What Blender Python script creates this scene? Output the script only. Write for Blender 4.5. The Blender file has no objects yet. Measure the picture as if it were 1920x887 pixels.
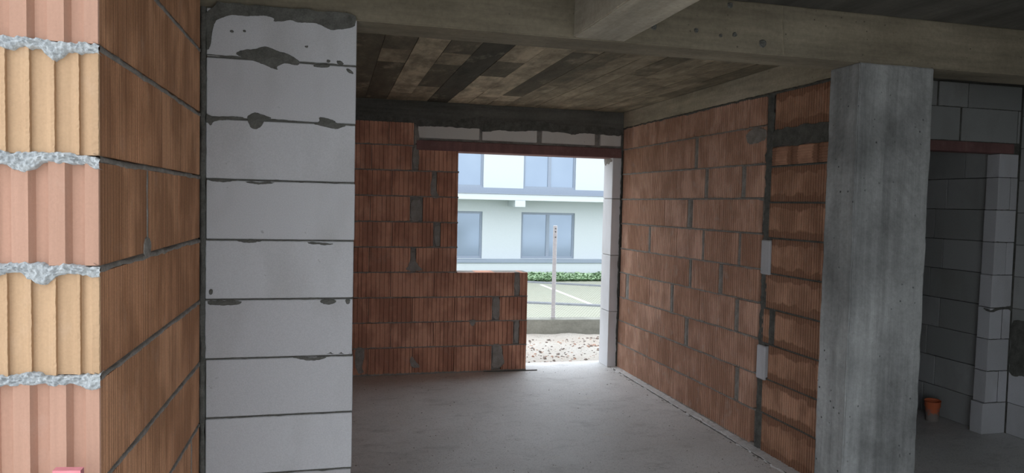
import bpy, bmesh, math, random
from math import sin, cos, pi, radians
from mathutils import Vector, Matrix, noise
random.seed(7)
scene = bpy.context.scene
COL = scene.collection

# ------------------------------------------------------------------ camera
F, YAW, PITCH, ROLL, H = 1333.84, .2485, .0456, .0224, 1.7304
def ray(px, py):
    a0, b0 = px - 960, py - 443.5
    a = a0 * cos(ROLL) + b0 * sin(ROLL); b = -a0 * sin(ROLL) + b0 * cos(ROLL)
    r = a / F; u2 = -b / F
    d = cos(PITCH) + u2 * sin(PITCH); u = -sin(PITCH) + u2 * cos(PITCH)
    return Vector((r * cos(YAW) + d * sin(YAW), -r * sin(YAW) + d * cos(YAW), u))
def at(px, py, axis, val):
    d = ray(px, py); o = Vector((0, 0, H)); t = (val - o[axis]) / d[axis]
    return o + d * t
cam = bpy.data.cameras.new('camera'); camo = bpy.data.objects.new('camera', cam); COL.objects.link(camo)
R0 = Vector((cos(YAW), -sin(YAW), 0)); U0 = Vector((sin(PITCH) * sin(YAW), sin(PITCH) * cos(YAW), cos(PITCH)))
FW = Vector((cos(PITCH) * sin(YAW), cos(PITCH) * cos(YAW), -sin(PITCH)))
RR = cos(ROLL) * R0 + sin(ROLL) * U0; UU = -sin(ROLL) * R0 + cos(ROLL) * U0
m = Matrix.Identity(4)
for i in range(3): m[i][0], m[i][1], m[i][2] = RR[i], UU[i], -FW[i]
m[2][3] = H
camo.matrix_world = m
cam.sensor_width = 36; cam.lens = F / 1920 * 36; cam.clip_start = .02; cam.clip_end = 500
scene.camera = camo

# ------------------------------------------------------------------ overcast sky, exposure
w = bpy.data.worlds.new('overcast_sky'); scene.world = w; w.use_nodes = True
bg = w.node_tree.nodes['Background']; bg.inputs[0].default_value = (.90, .97, 1.06, 1); bg.inputs[1].default_value = 1.0
vs = scene.view_settings
vs.view_transform = 'Standard'; vs.look = 'None'; vs.gamma = 1; vs.use_curve_mapping = False
vs.exposure = 1.52
scene.cycles.diffuse_bounces = 8; scene.cycles.max_bounces = 14

# ------------------------------------------------------------------ node helpers
class NT:
    def __init__(s, name):
        s.m = bpy.data.materials.new(name); s.m.use_nodes = True; s.t = s.m.node_tree
        s.b = s.t.nodes['Principled BSDF']; s.b.inputs['Specular IOR Level'].default_value = .25
    def n(s, typ, ins=None, **kw):
        nd = s.t.nodes.new(typ)
        for k, v in kw.items(): setattr(nd, k, v)
        for k, v in (ins or {}).items():
            if hasattr(v, 'is_linked') or isinstance(v, bpy.types.NodeSocket): s.t.links.new(v, nd.inputs[k])
            else: nd.inputs[k].default_value = v
        return nd
    def link(s, a, b): s.t.links.new(a, b)
    def coord(s, scale=(1, 1, 1), rnd=True, which='Object'):
        tc = s.n('ShaderNodeTexCoord'); v = tc.outputs[which]
        if rnd:
            oi = s.n('ShaderNodeObjectInfo')
            mu = s.n('ShaderNodeVectorMath', {0: oi.outputs['Random'], 1: (37.1, 51.7, 23.3)}, operation='MULTIPLY')
            v = s.n('ShaderNodeVectorMath', {0: v, 1: mu.outputs[0]}, operation='ADD').outputs[0]
        return s.n('ShaderNodeVectorMath', {0: v, 1: scale}, operation='MULTIPLY').outputs[0]
    def noise(s, vec, scale, detail=4, rough=.6):
        return s.n('ShaderNodeTexNoise', {'Vector': vec, 'Scale': scale, 'Detail': detail, 'Roughness': rough}).outputs['Fac']
    def ramp(s, fac, stops, mode='LINEAR'):
        r = s.n('ShaderNodeValToRGB', {'Fac': fac}); r.color_ramp.interpolation = mode
        e = r.color_ramp.elements
        while len(e) < len(stops): e.new(.5)
        for q, (p, c) in zip(e, stops):
            q.position = p; q.color = (c, c, c, 1) if not isinstance(c, tuple) else (*c, 1)
        return r.outputs[0]
    def mix(s, fac, a, b, mode='MIX'):
        nd = s.n('ShaderNodeMix', data_type='RGBA', blend_type=mode)
        for k, v in ((0, fac), (6, a), (7, b)):
            if isinstance(v, bpy.types.NodeSocket): s.link(v, nd.inputs[k])
            else: nd.inputs[k].default_value = (*v, 1) if isinstance(v, tuple) else v
        return nd.outputs[2]
    def math(s, op, a, b=0.):
        return s.n('ShaderNodeMath', {0: a, 1: b}, operation=op).outputs[0]
    def bump(s, hgt, strength=.3, dist=.01):
        nd = s.n('ShaderNodeBump', {'Height': hgt, 'Strength': strength, 'Distance': dist})
        s.link(nd.outputs[0], s.b.inputs['Normal'])
    def out(s, col, rough=.9):
        if isinstance(col, tuple): s.b.inputs['Base Color'].default_value = (*col, 1)
        else: s.link(col, s.b.inputs['Base Color'])
        s.b.inputs['Roughness'].default_value = rough
        return s.m

def brick_mat(name, c1, c2, dark, damp=.45, dust=.25, damp_edge=0., grain=.22):
    t = NT(name); oi = t.n('ShaderNodeObjectInfo')
    v = t.coord()
    base = t.mix(oi.outputs['Random'], c1, c2)
    n1 = t.noise(t.coord((1, 1, .6)), 5, 3)
    st = t.noise(t.coord((60, 60, 2.5)), 1, 3)
    base = t.mix(t.ramp(st, [(.35, 0.), (.7, .35)]), base, tuple(x * 1.35 for x in c2))
    stain = t.ramp(n1, [(.42, 1.), (.60, 0.)])
    if damp_edge:
        tc = t.n('ShaderNodeTexCoord'); sx = t.n('ShaderNodeSeparateXYZ', {0: tc.outputs['Generated']})
        e = t.math('ABSOLUTE', t.math('SUBTRACT', sx.outputs[2], .52))
        e = t.math('ADD', e, t.math('MULTIPLY', t.math('SUBTRACT', t.noise(t.coord((1, 1, .5)), 7, 3), .5), .55))
        ed = t.ramp(e, [(.27, 0.), (.33, 1.)])
        stain = t.math('MAXIMUM', t.math('MULTIPLY', stain, .6), t.math('MULTIPLY', ed, damp_edge))
    base = t.mix(t.math('MULTIPLY', stain, damp), base, dark)
    n2 = t.noise(t.coord((1, 1, .8)), 11, 4)
    base = t.mix(t.ramp(n2, [(.58, 0.), (.75, dust)]), base, (.55, .46, .40))
    gr = t.noise(v, 160, 3)
    base = t.mix(grain, base, t.ramp(gr, [(.3, .25), (.7, .75)]), 'OVERLAY')
    t.bump(gr, .25, .003)
    return t.out(base, .92)

def concrete_mat(name, c1, c2, axis=(6, 6, .5), holes=.5, rnd=False, use_color=False, bump=.35, big=.9, streak=.55, pits=26., blotch=0.):
    t = NT(name)
    v = t.coord((1, 1, 1), rnd)
    a = t.noise(v, big, 5, .62); s = t.noise(t.coord(axis, rnd), 1.6, 5, .65); g = t.noise(v, 45, 4, .7)
    col = t.mix(t.ramp(a, [(.32, 0.), (.68, 1.)]), c1, c2)
    if use_color:
        oi = t.n('ShaderNodeObjectInfo'); col = t.mix(1., col, oi.outputs['Color'], 'MULTIPLY')
    col = t.mix(streak, col, t.ramp(s, [(.28, .18), (.72, .82)]), 'OVERLAY')
    col = t.mix(.30, col, t.ramp(g, [(.3, .3), (.7, .7)]), 'OVERLAY')
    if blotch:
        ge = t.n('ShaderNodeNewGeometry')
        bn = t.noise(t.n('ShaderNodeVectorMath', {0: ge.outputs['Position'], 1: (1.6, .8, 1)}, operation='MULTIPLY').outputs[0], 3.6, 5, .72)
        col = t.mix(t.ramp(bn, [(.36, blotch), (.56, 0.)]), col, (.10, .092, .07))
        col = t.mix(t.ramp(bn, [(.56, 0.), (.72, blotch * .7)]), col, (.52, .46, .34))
    vo = t.n('ShaderNodeTexVoronoi', {'Vector': v, 'Scale': pits, 'Randomness': 1.})
    pit = t.ramp(vo.outputs['Distance'], [(.06, 1.), (.13, 0.)])
    sel = t.ramp(t.noise(v, 6, 2), [(.5, 0.), (.6, holes)])
    pit = t.math('MULTIPLY', pit, sel)
    col = t.mix(pit, col, tuple(x * .35 for x in c1))
    h = t.math('SUBTRACT', t.math('ADD', t.math('MULTIPLY', g, .5), s), pit)
    t.bump(h, bump, .008)
    return t.out(col, .9)

def aac_mat(name, c1, c2):
    t = NT(name); v = t.coord()
    oi = t.n('ShaderNodeObjectInfo')
    col = t.mix(oi.outputs['Random'], c1, c2)
    a = t.noise(t.coord((1, 1, .45)), 3.2, 3)
    col = t.mix(t.ramp(a, [(.5, 0.), (.68, .4)]), col, tuple(x * y for x, y in zip(c1, (.74, .72, .68))))
    g = t.noise(v, 220, 2, .7)
    col = t.mix(.18, col, t.ramp(g, [(.3, .3), (.7, .7)]), 'OVERLAY')
    p = t.noise(v, 24, 3); col = t.mix(t.ramp(p, [(.72, 0.), (.76, .55)]), col, (.22, .21, .2))
    t.bump(g, .3, .003)
    return t.out(col, .95)

def mortar_mat(name, c1, c2):
    t = NT(name); v = t.coord(rnd=False)
    n = t.noise(v, 14, 5, .7); g = t.noise(v, 170, 4, .7)
    col = t.mix(t.ramp(n, [(.35, 0.), (.65, 1.)]), c1, c2)
    col = t.mix(.4, col, t.ramp(g, [(.3, .25), (.7, .75)]), 'OVERLAY')
    t.bump(g, .7, .006)
    return t.out(col, .95)

def plain(name, c, rough=.7, metal=0., nz=.15, sc=20):
    t = NT(name); n = t.noise(t.coord(), sc, 4)
    col = t.mix(nz, c, t.ramp(n, [(.3, .2), (.7, .8)]), 'OVERLAY')
    t.b.inputs['Metallic'].default_value = metal
    return t.out(col, rough)

M = {}
M['brick_r'] = brick_mat('ribbed_clay_right', (.43, .235, .155), (.66, .42, .315), (.29, .145, .09), .5, .38)
M['brick_rd'] = brick_mat('damp_clay_right', (.44, .24, .15), (.54, .31, .205), (.20, .095, .055), .85, .12, .85)
M['brick_b'] = brick_mat('ribbed_clay_back', (.50, .235, .15), (.64, .345, .235), (.25, .10, .065), .6, .15)
M['brick_l'] = brick_mat('striated_clay_left', (.42, .205, .11), (.52, .275, .155), (.23, .105, .052), .6, .12)
M['brick_pink'] = brick_mat('pink_clay_end', (.40, .232, .165), (.425, .25, .18), (.36, .21, .145), .3, .1, 0., .07)
M['brick_cut'] = brick_mat('buff_clay_end', (.415, .27, .158), (.44, .295, .18), (.38, .24, .14), .3, .1, 0., .1)
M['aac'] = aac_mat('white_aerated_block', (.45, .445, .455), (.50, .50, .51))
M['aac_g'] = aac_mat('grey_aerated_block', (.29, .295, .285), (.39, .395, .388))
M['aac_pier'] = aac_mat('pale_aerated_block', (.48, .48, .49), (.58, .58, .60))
M['aac_beige'] = aac_mat('glare_toned_block', (.62, .59, .55), (.68, .65, .61))  # tone raised to stand in for glare around the opening
M['aac_w'] = aac_mat('brighter_aerated_block', (.62, .62, .63), (.67, .67, .68))  # brighter copy of the white block colour, for the door pier
M['mortar'] = mortar_mat('grey_mortar', (.21, .19, .17), (.34, .31, .28))
M['mortar_d'] = mortar_mat('dark_mortar', (.08, .08, .07), (.145, .142, .128))
M['mortar_l'] = mortar_mat('light_mortar', (.34, .36, .37), (.48, .50, .50))
M['conc'] = concrete_mat('column_concrete', (.125, .127, .122), (.33, .335, .327), (9, 9, .45), .95, False, False, .6, 1.6, .5, 20.)
M['beam'] = concrete_mat('beam_concrete', (.135, .115, .08), (.245, .212, .155), (.7, 3, 6), .7)
M['beam_s'] = concrete_mat('cross_beam_concrete', (.27, .238, .18), (.40, .362, .292), (5, .5, 5), .4)
M['beam_d'] = concrete_mat('dark_ring_beam', (.085, .085, .075), (.14, .135, .12), (.5, 3, 7), .3)  # darker tone for the beam above the opening
M['ring'] = concrete_mat('ring_beam_concrete', (.38, .34, .25), (.52, .47, .37), (5, .7, 5), .8)
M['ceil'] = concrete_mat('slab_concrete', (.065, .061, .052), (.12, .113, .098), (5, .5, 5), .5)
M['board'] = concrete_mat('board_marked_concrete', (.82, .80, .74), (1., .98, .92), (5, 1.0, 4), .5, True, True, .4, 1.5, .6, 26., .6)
t = NT('floor_concrete'); v = t.coord(rnd=False)
a_ = t.noise(v, .9, 5, .62); b_ = t.noise(t.coord((1, 2.2, 1), False), 3.2, 5, .7); g_ = t.noise(v, 55, 4, .75); h_ = t.noise(v, 170, 3, .7)
c_ = t.mix(t.ramp(a_, [(.33, 0.), (.66, 1.)]), (.62, .61, .59), (.78, .775, .76))
c_ = t.mix(t.ramp(b_, [(.30, .55), (.48, 0.)]), c_, (.40, .39, .37))
c_ = t.mix(t.ramp(b_, [(.60, 0.), (.74, .35)]), c_, (.66, .59, .50))
c_ = t.mix(t.ramp(g_, [(.30, .7), (.44, 0.)]), c_, (.34, .335, .33))
c_ = t.mix(t.ramp(h_, [(.34, .8), (.43, 0.)]), c_, (.28, .275, .27))
c_ = t.mix(t.ramp(h_, [(.60, 0.), (.72, .5)]), c_, (.85, .85, .84))
t.bump(t.math('ADD', g_, t.math('MULTIPLY', h_, .6)), .35, .006)
M['screed'] = t.out(c_, .55); t.b.inputs['Specular IOR Level'].default_value = .5
M['lintel'] = brick_mat('clay_lintel', (.20, .105, .10), (.23, .125, .115), (.14, .075, .07), .5, .1)
M['white'] = plain('white_render', (.53, .57, .58), .85, 0, .04)
M['frame'] = plain('grey_window_frame', (.25, .29, .345), .5, 0, .05)
M['steel'] = plain('galvanised_steel', (.52, .51, .52), .5, .35, .2, 30)
M['kerb'] = concrete_mat('kerb_concrete', (.21, .21, .18), (.28, .28, .245), (1, 2, 2), .5)

# ------------------------------------------------------------------ mesh helpers
def tag(o, label=None, cat=None, kind=None, group=None):
    if label: o['label'] = label
    if cat: o['category'] = cat
    if kind: o['kind'] = kind
    if group: o['group'] = group
    return o
def link(name, me, mat=None, parent=None, loc=(0, 0, 0), rot=(0, 0, 0)):
    if mat and not me.materials: me.materials.append(mat)
    o = bpy.data.objects.new(name, me); COL.objects.link(o)
    o.location = loc; o.rotation_euler = rot
    if parent:
        o.parent = parent
        if parent.name in WORLD: o.location = Vector(loc) - parent.location   # loc given in world space
    return o
WORLD = set()
def pydata(name, v, f):
    me = bpy.data.meshes.new(name); me.from_pydata(v, [], f); me.update(); return me
def boxes_mesh(name, bs, bev=0.):
    bm = bmesh.new()
    for (x0, x1, y0, y1, z0, z1) in bs:
        r = bmesh.ops.create_cube(bm, size=1)
        for v in r['verts']:
            v.co = Vector(((x0 + x1) / 2 + v.co.x * (x1 - x0), (y0 + y1) / 2 + v.co.y * (y1 - y0), (z0 + z1) / 2 + v.co.z * (z1 - z0)))
    if bev: bmesh.ops.bevel(bm, geom=bm.edges[:], offset=bev, segments=1, affect='EDGES')
    me = bpy.data.meshes.new(name); bm.to_mesh(me); bm.free(); return me
def box(name, b, mat, parent=None, bev=0.):
    """box mesh with its origin at the box centre"""
    c = ((b[0] + b[1]) / 2, (b[2] + b[3]) / 2, (b[4] + b[5]) / 2)
    me = boxes_mesh(name, [(b[0] - c[0], b[1] - c[0], b[2] - c[1], b[3] - c[1], b[4] - c[2], b[5] - c[2])], bev)
    o = link(name, me, mat, parent, c)
    if not parent: WORLD.add(o.name)
    return o
def prism(name, poly, z0, z1, mat, parent=None, loc=None, nz=1, rag=None):
    """vertical prism over an xy outline (counter-clockwise)"""
    n = len(poly); c = loc or (sum(p[0] for p in poly) / n, sum(p[1] for p in poly) / n, (z0 + z1) / 2)
    v = []
    for k in range(nz + 1):
        z = z0 + (z1 - z0) * k / nz
        for i, p in enumerate(poly):
            dx = dy = 0.
            if rag and i in rag and 0 < k < nz:
                dx = .0009 * noise.noise(Vector((z * 75, i * 3.3, z0))) + .0008 * noise.noise(Vector((z * 260, i * 5.1, z0))); dy = .0022 * abs(noise.noise(Vector((z * 120, i * 7.7, z0))))
            v.append((p[0] - c[0] + dx, p[1] - c[1] + dy, z - c[2]))
    f = [(k * n + i, k * n + (i + 1) % n, (k + 1) * n + (i + 1) % n, (k + 1) * n + i) for i in range(n) for k in range(nz)] + [tuple(range(n - 1, -1, -1)), tuple(range(nz * n, nz * n + n))]
    return link(name, pydata(name, v, f), mat, parent, c)
def rough_box(name, b, mat, seg=.06, amp=.004, parent=None, bev=.006):
    """cast concrete: a finely cut box with chipped, slightly wavy faces"""
    c = Vector(((b[0] + b[1]) / 2, (b[2] + b[3]) / 2, (b[4] + b[5]) / 2)); s = Vector((b[1] - b[0], b[3] - b[2], b[5] - b[4]))
    bm = bmesh.new(); bmesh.ops.create_cube(bm, size=1)
    for v in bm.verts: v.co = Vector((v.co.x * s.x, v.co.y * s.y, v.co.z * s.z))
    for ax in range(3):
        k = min(70, int(s[ax] / seg))
        for i in range(1, k):
            p = Vector((0, 0, 0)); p[ax] = -s[ax] / 2 + s[ax] * i / k; nn = Vector((0, 0, 0)); nn[ax] = 1
            bmesh.ops.bisect_plane(bm, geom=bm.verts[:] + bm.edges[:] + bm.faces[:], plane_co=p, plane_no=nn)
    sharp = [e for e in bm.edges if len(e.link_faces) == 2 and e.calc_face_angle() > 1]
    bmesh.ops.bevel(bm, geom=sharp, offset=bev, segments=2, affect='EDGES')
    for v in bm.verts:
        p = (v.co + c)
        v.co += Vector((noise.noise(p * 9), noise.noise(p * 9 + Vector((5, 0, 0))), noise.noise(p * 9 + Vector((0, 7, 0))))) * amp + Vector((noise.noise(p * 47), noise.noise(p * 47 + Vector((3, 0, 0))), 0)) * amp * .7
    me = bpy.data.meshes.new(name); bm.to_mesh(me); bm.free()
    o = link(name, me, mat, parent, c)
    if not parent: WORLD.add(o.name)
    return o

# ribbed brick: local x = length, front face at y=0 looking to -y, body behind it, z = height
_cache = {}
def ribbed(L, hgt, dep, pitch, gw, gd, mat, jit=0., key=''):
    L = round(L, 3); hgt = round(hgt, 3); k = (L, hgt, dep, pitch, mat.name, key)
    if k in _cache: return _cache[k]
    n = max(1, round(L / pitch)); p = L / n; rr = random.Random(int(L * 1000) + len(key))
    fr = [(-L / 2, .002)]
    mg = .016 if (key.startswith('rt') and L > .2) else 0.; p = (L - 2 * mg) / n
    for i in range(n):
        x = -L / 2 + mg + (i + .5) * p + rr.uniform(-jit, jit) * p
        fr += [(x - gw * .56, 0), (x - gw * .42, gd), (x + gw * .42, gd), (x + gw * .56, 0)]
    fr += [(L / 2, .002)]
    poly = fr + [(L / 2, dep), (-L / 2, dep)]
    m_ = len(poly)
    v = [(x, y, z) for z in (-hgt / 2, hgt / 2) for x, y in poly]
    f = [(i, (i + 1) % m_, m_ + (i + 1) % m_, m_ + i) for i in range(m_)] + [tuple(range(m_ - 1, -1, -1)), tuple(range(m_, 2 * m_))]
    me = pydata('brick', v, f); me.materials.append(mat); _cache[k] = me
    return me
def block_mesh(L, hgt, dep, mat, bev=.003):
    L = round(L, 3); hgt = round(hgt, 3); k = ('b', L, hgt, dep, mat.name)
    if k not in _cache:
        me = boxes_mesh('block', [(-L / 2, L / 2, 0, dep, -hgt / 2, hgt / 2)], bev); me.materials.append(mat); _cache[k] = me
    return _cache[k]

def bead(name, p0, p1, nrm, mat, parent, hw=.009, amp=.004, out=.002, lump=0., seed=0., seg=.02, rows=4, back=.012, up=None, fq=14.):
    """ragged mortar bead filling a joint from p0 to p1; nrm points out of the wall"""
    p0, p1, nrm = Vector(p0), Vector(p1), Vector(nrm).normalized()
    d = p1 - p0; Ln = d.length; d.normalize(); upv = up or nrm.cross(d).normalized()
    if up is None and upv.z < 0 and abs(upv.z) > .3: upv = -upv
    k = max(3, int(Ln / seg)); c = (p0 + p1) / 2; vs_ = []; fs = []
    for i in range(k + 1):
        q = p0 + d * (Ln * i / k)
        e = Vector((Ln * i / k * fq, seed, 0))
        a = hw + amp * noise.noise(e) * 1.6 + amp * noise.noise(e * 3.1) ; b = hw + amp * 1.6 * noise.noise(e + Vector((0, 9, 0))) + amp * noise.noise(e * 2.7 + Vector((0, 4, 0)))
        if lump:
            b += lump * max(0, noise.noise(e * .45 + Vector((3, 2, 0))) * 2 - .15); a += lump * .45 * max(0, noise.noise(e * .4 + Vector((7, 2, 5))) * 2 - .5)
        mid = .5 * amp * noise.noise(e * .3 + Vector((0, 0, 9)))
        for j in range(rows + 1):
            t = j / rows; zz = mid + a + (-a - b) * t
            o = out * (1 - (2 * t - 1) ** 4) * (1.2 + noise.noise(e * 1.7 + Vector((0, j * 1.7, 2)))) if 0 < j < rows else -back
            if lump and 0 < j < rows: o += lump * .32 * max(-.2, noise.fractal((q + upv * zz) * (fq * 3.2) + Vector((0, 0, seed)), 1., 2., 3) + .15)
            vs_.append(tuple(q + upv * zz + nrm * o - c))
    for i in range(k):
        for j in range(rows):
            a = i * (rows + 1) + j
            fs.append((a, a + rows + 1, a + rows + 2, a + 1))
    me = pydata(name, vs_, fs)
    bm = bmesh.new(); bm.from_mesh(me)
    bm.normal_update()
    if sum((f.normal.dot(nrm) for f in bm.faces)) < 0: bmesh.ops.reverse_faces(bm, faces=bm.faces[:])
    for fc in bm.faces: fc.smooth = True
    bm.to_mesh(me); bm.free()
    return link(name, me, mat, parent, c)

def smear(name, pts, nrm, thick, mat, parent, sub=2, jit=.35):
    """thin trowelled patch of mortar; outline given in world space, pushed out along nrm"""
    nrm = Vector(nrm); P = [Vector(p) for p in pts]
    if len(P) > 3:
        P = [q for i in range(len(P)) for q in (P[i] * .75 + P[(i + 1) % len(P)] * .25, P[i] * .25 + P[(i + 1) % len(P)] * .75)]
    for _ in range(sub):
        Q = []
        for i in range(len(P)):
            a, b = P[i], P[(i + 1) % len(P)]; d = b - a
            Q += [a, (a + b) / 2 + nrm.cross(d) * random.uniform(-.12, .12) * jit * 2]
        P = Q
    c = sum(P, Vector()) / len(P); n = len(P)
    v = [tuple(p - c) for p in P] + [tuple(p - c + (c - p).normalized() * min(.002, (c - p).length * .3) + nrm * thick) for p in P]
    f = [(i, (i + 1) % n, n + (i + 1) % n, n + i) for i in range(n)] + [tuple(range(n, 2 * n))]
    me = pydata(name, v, f)
    bm = bmesh.new(); bm.from_mesh(me); bmesh.ops.recalc_face_normals(bm, faces=bm.faces[:])
    big = max(bm.faces, key=lambda q: len(q.verts)); 
    if big.normal.dot(nrm) < 0: bmesh.ops.reverse_faces(bm, faces=bm.faces[:])
    bmesh.ops.triangulate(bm, faces=[big]); bm.to_mesh(me); bm.free()
    return link(name, me, mat, parent, c)

# ------------------------------------------------------------------ dimensions (metres)
XL, YN, YP = -.512, 1.798, 3.07          # left brick wall face, its near end, white pier front
YB, XR = 7.094, 2.995                    # back wall face, right brick wall face
ZB, ZC = 2.485, 2.73                     # beam soffit, slab soffit
BF, BB = 3.092, 3.316                    # front beam faces
YD, XS, XW = 4.44, 5.2, 5.053            # partition face, side wall face, recess wall face
YO = -1.00                                # outer edge of the unseen slab added for shade
YE = 1.75                                # front edge of the slab overhead

# ------------------------------------------------------------------ floor, ground, ceiling
fl = box('floor', (-.80, 5.46, YE, 7.42, -.30, 0), M['screed'])
tag(fl, 'bare grey concrete floor slab, speckled and stained', 'floor', 'structure')
t = NT('packed_earth'); v = t.coord(rnd=False)
g1 = t.noise(v, 1.3, 5); g2 = t.noise(v, 38, 4, .75)
c_ = t.mix(t.ramp(g1, [(.35, 0.), (.65, 1.)]), (.56, .50, .43), (.66, .63, .57))
c_ = t.mix(t.ramp(g2, [(.56, 0.), (.70, .75)]), c_, (.24, .20, .17)); t.bump(g2, .9, .03)
M['earth'] = t.out(c_, .95)
def ground_patch(name, x0, x1, y0, y1, z, step, amp, mat):
    nx, ny = int((x1 - x0) / step), int((y1 - y0) / step); vs_ = []; fs = []
    for j in range(ny + 1):
        for i in range(nx + 1):
            x = x0 + (x1 - x0) * i / nx; y = y0 + (y1 - y0) * j / ny
            vs_.append((x, y, z + amp * noise.fractal(Vector((x * 1.7, y * 1.7, 0)), 1., 2., 4)))
    for j in range(ny):
        for i in range(nx):
            a = j * (nx + 1) + i; fs.append((a, a + 1, a + nx + 2, a + nx + 1))
    return link(name, pydata(name, vs_, fs), mat)
yard = ground_patch('ground', -6, 10, 7.35, 10.2, -.055, .08, .03, M['earth'])
tag(yard, 'pale stony earth between the doorway and the low kerb', 'ground', 'structure')
M['earth_d'] = concrete_mat('trodden_earth', (.56, .54, .50), (.68, .66, .62), (2, 2, 2), .5)
front = box('ground', (-14, 18, -14, YE, -.40, -.03), M['earth_d'])
tag(front, 'bare earth in front of the open side of the building', 'ground', 'structure')

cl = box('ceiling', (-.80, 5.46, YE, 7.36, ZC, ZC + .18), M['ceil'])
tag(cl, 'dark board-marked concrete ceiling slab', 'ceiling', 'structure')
shade_slab = box('ceiling', (-.46, 5.46, YO, YE, ZC, ZC + .18), M['ceil'])  # unseen slab, added to cut the sky light reaching the front
tag(shade_slab, 'unseen concrete slab added overhead to shade the front of the building', 'ceiling', 'structure')
rb = random.Random(3)
BX = [-.50, -.30, -.10, .10, .30, .50, .70, .90, 1.105, 1.31, 1.51, 1.70, 1.85, 2.0, 2.15, 2.32, 2.5, 2.66, 2.82, 2.99]
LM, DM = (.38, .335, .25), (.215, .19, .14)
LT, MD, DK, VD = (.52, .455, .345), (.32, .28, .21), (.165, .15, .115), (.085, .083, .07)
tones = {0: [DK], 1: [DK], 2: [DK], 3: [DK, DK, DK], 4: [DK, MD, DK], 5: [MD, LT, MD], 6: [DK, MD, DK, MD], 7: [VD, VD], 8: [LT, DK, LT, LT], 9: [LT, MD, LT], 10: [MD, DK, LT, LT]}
for i in range(len(BX) - 1):
    seq = tones.get(i) or [rb.choice((LM, MD, MD, DM, LM, LM)) for _ in range(rb.randint(2, 5))]
    ys = sorted(rb.uniform(4.3, 6.8) for _ in range(len(seq) - 1)); ys = [BB] + ys + [YB]
    if i == 6: ys = [BB, 4.75, 5.15, 6.2, YB]
    if i == 8: ys = [BB, 4.9, 5.5, 6.3, YB]
    if i == 4: ys = [BB, 4.75, 5.2, YB]
    if i == 5: ys = [BB, 4.3, 6.6, YB]
    for j, c in enumerate(seq):
        dz = rb.uniform(.001, .006); k = rb.uniform(.85, 1.12)
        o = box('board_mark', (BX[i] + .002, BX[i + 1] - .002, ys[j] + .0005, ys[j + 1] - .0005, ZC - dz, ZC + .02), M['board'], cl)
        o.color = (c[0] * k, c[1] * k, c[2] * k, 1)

# ------------------------------------------------------------------ concrete frame
def thing_beam(b, mat, label):
    o = rough_box('concrete_beam', b, mat, .10, .0022, None, .005); return tag(o, label, 'beam')
fb = thing_beam((-.80, 5.2, BF, BB, ZB, ZC), M['beam'], 'long concrete beam spanning from the white pier across the concrete column')
sb = thing_beam((1.05, 1.30, YO, BF, ZB + .004, ZC), M['beam_s'], 'short concrete cross beam running towards the viewer under the slab')
rg = thing_beam((-.50, XR + .25, YB, YB + .25, 2.505, ZC), M['beam_d'], 'dark concrete beam above the window and door opening')
rr_ = thing_beam((XR, XR + .25, BB, YB, 2.555, ZC), M['ring'], 'pale concrete beam along the top of the right brick wall')
pb_ = thing_beam((-.46, 5.2, YO, YO + .24, 2.16, ZC), M['beam_s'], 'unseen concrete edge beam added behind the viewer to darken the front')  # unseen, added to lower the sky opening and darken upper parts
pc_ = thing_beam((-.46, -.22, YO + .24, 1.25, 2.16, ZC), M['beam_s'], 'unseen concrete side beam added to block high sky light from the left')  # unseen, added to keep high sky light off the front beam
# formwork seam and tie holes on the front beam
def on_beam(px, py): return at(px, py, 1, BF)
for px in (1467,):
    a = on_beam(px, 14); b = on_beam(px + 2, 101)
    bead('formwork_seam', (a.x, BF, ZC - .005), (b.x, BF, ZB + .006), (0, -1, 0), M['beam'], fb, .004, .002, .004, 0, 3.)
def disc(name, c, nrm, r, mat, parent, dep=.004):
    nrm = Vector(nrm); u = Vector((1, 0, 0)) if abs(nrm.x) < .5 else Vector((0, 1, 0)); w_ = nrm.cross(u); n = 10; c = Vector(c)
    v = []; rj = random.Random(int(c.x * 997) + int(c.z * 131))
    for rr2, o in ((1.25, -.002), (1.0, .002), (.6, -dep + .003)):
        for i in range(n):
            a = 2 * pi * i / n; q = r * rr2 * (1 + rj.uniform(-.15, .15)); v.append(tuple(u * cos(a) * q + w_ * sin(a) * q + nrm * o))
    f = [(k * n + i, k * n + (i + 1) % n, (k + 1) * n + (i + 1) % n, (k + 1) * n + i) for k in range(2) for i in range(n)] + [tuple(range(2 * n, 3 * n))]
    return link(name, pydata(name, v, f), mat, parent, c + nrm * .003)
for px, py, r in ((1430, 82, .016), (1377, 65, .010), (1305, 57, .010), (1351, 67, .007), (1226, 50, .012), (1369, 10, .012)):
    disc('tie_hole', on_beam(px, py), (0, -1, 0), r, M['mortar_d'], fb)

col = rough_box('concrete_column', (2.58, 3.035, BF, BB, 0, ZB), M['conc'], .04, .0035, None, .006)
tag(col, 'grey concrete column with chipped edges beside the right brick wall', 'column')

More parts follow.
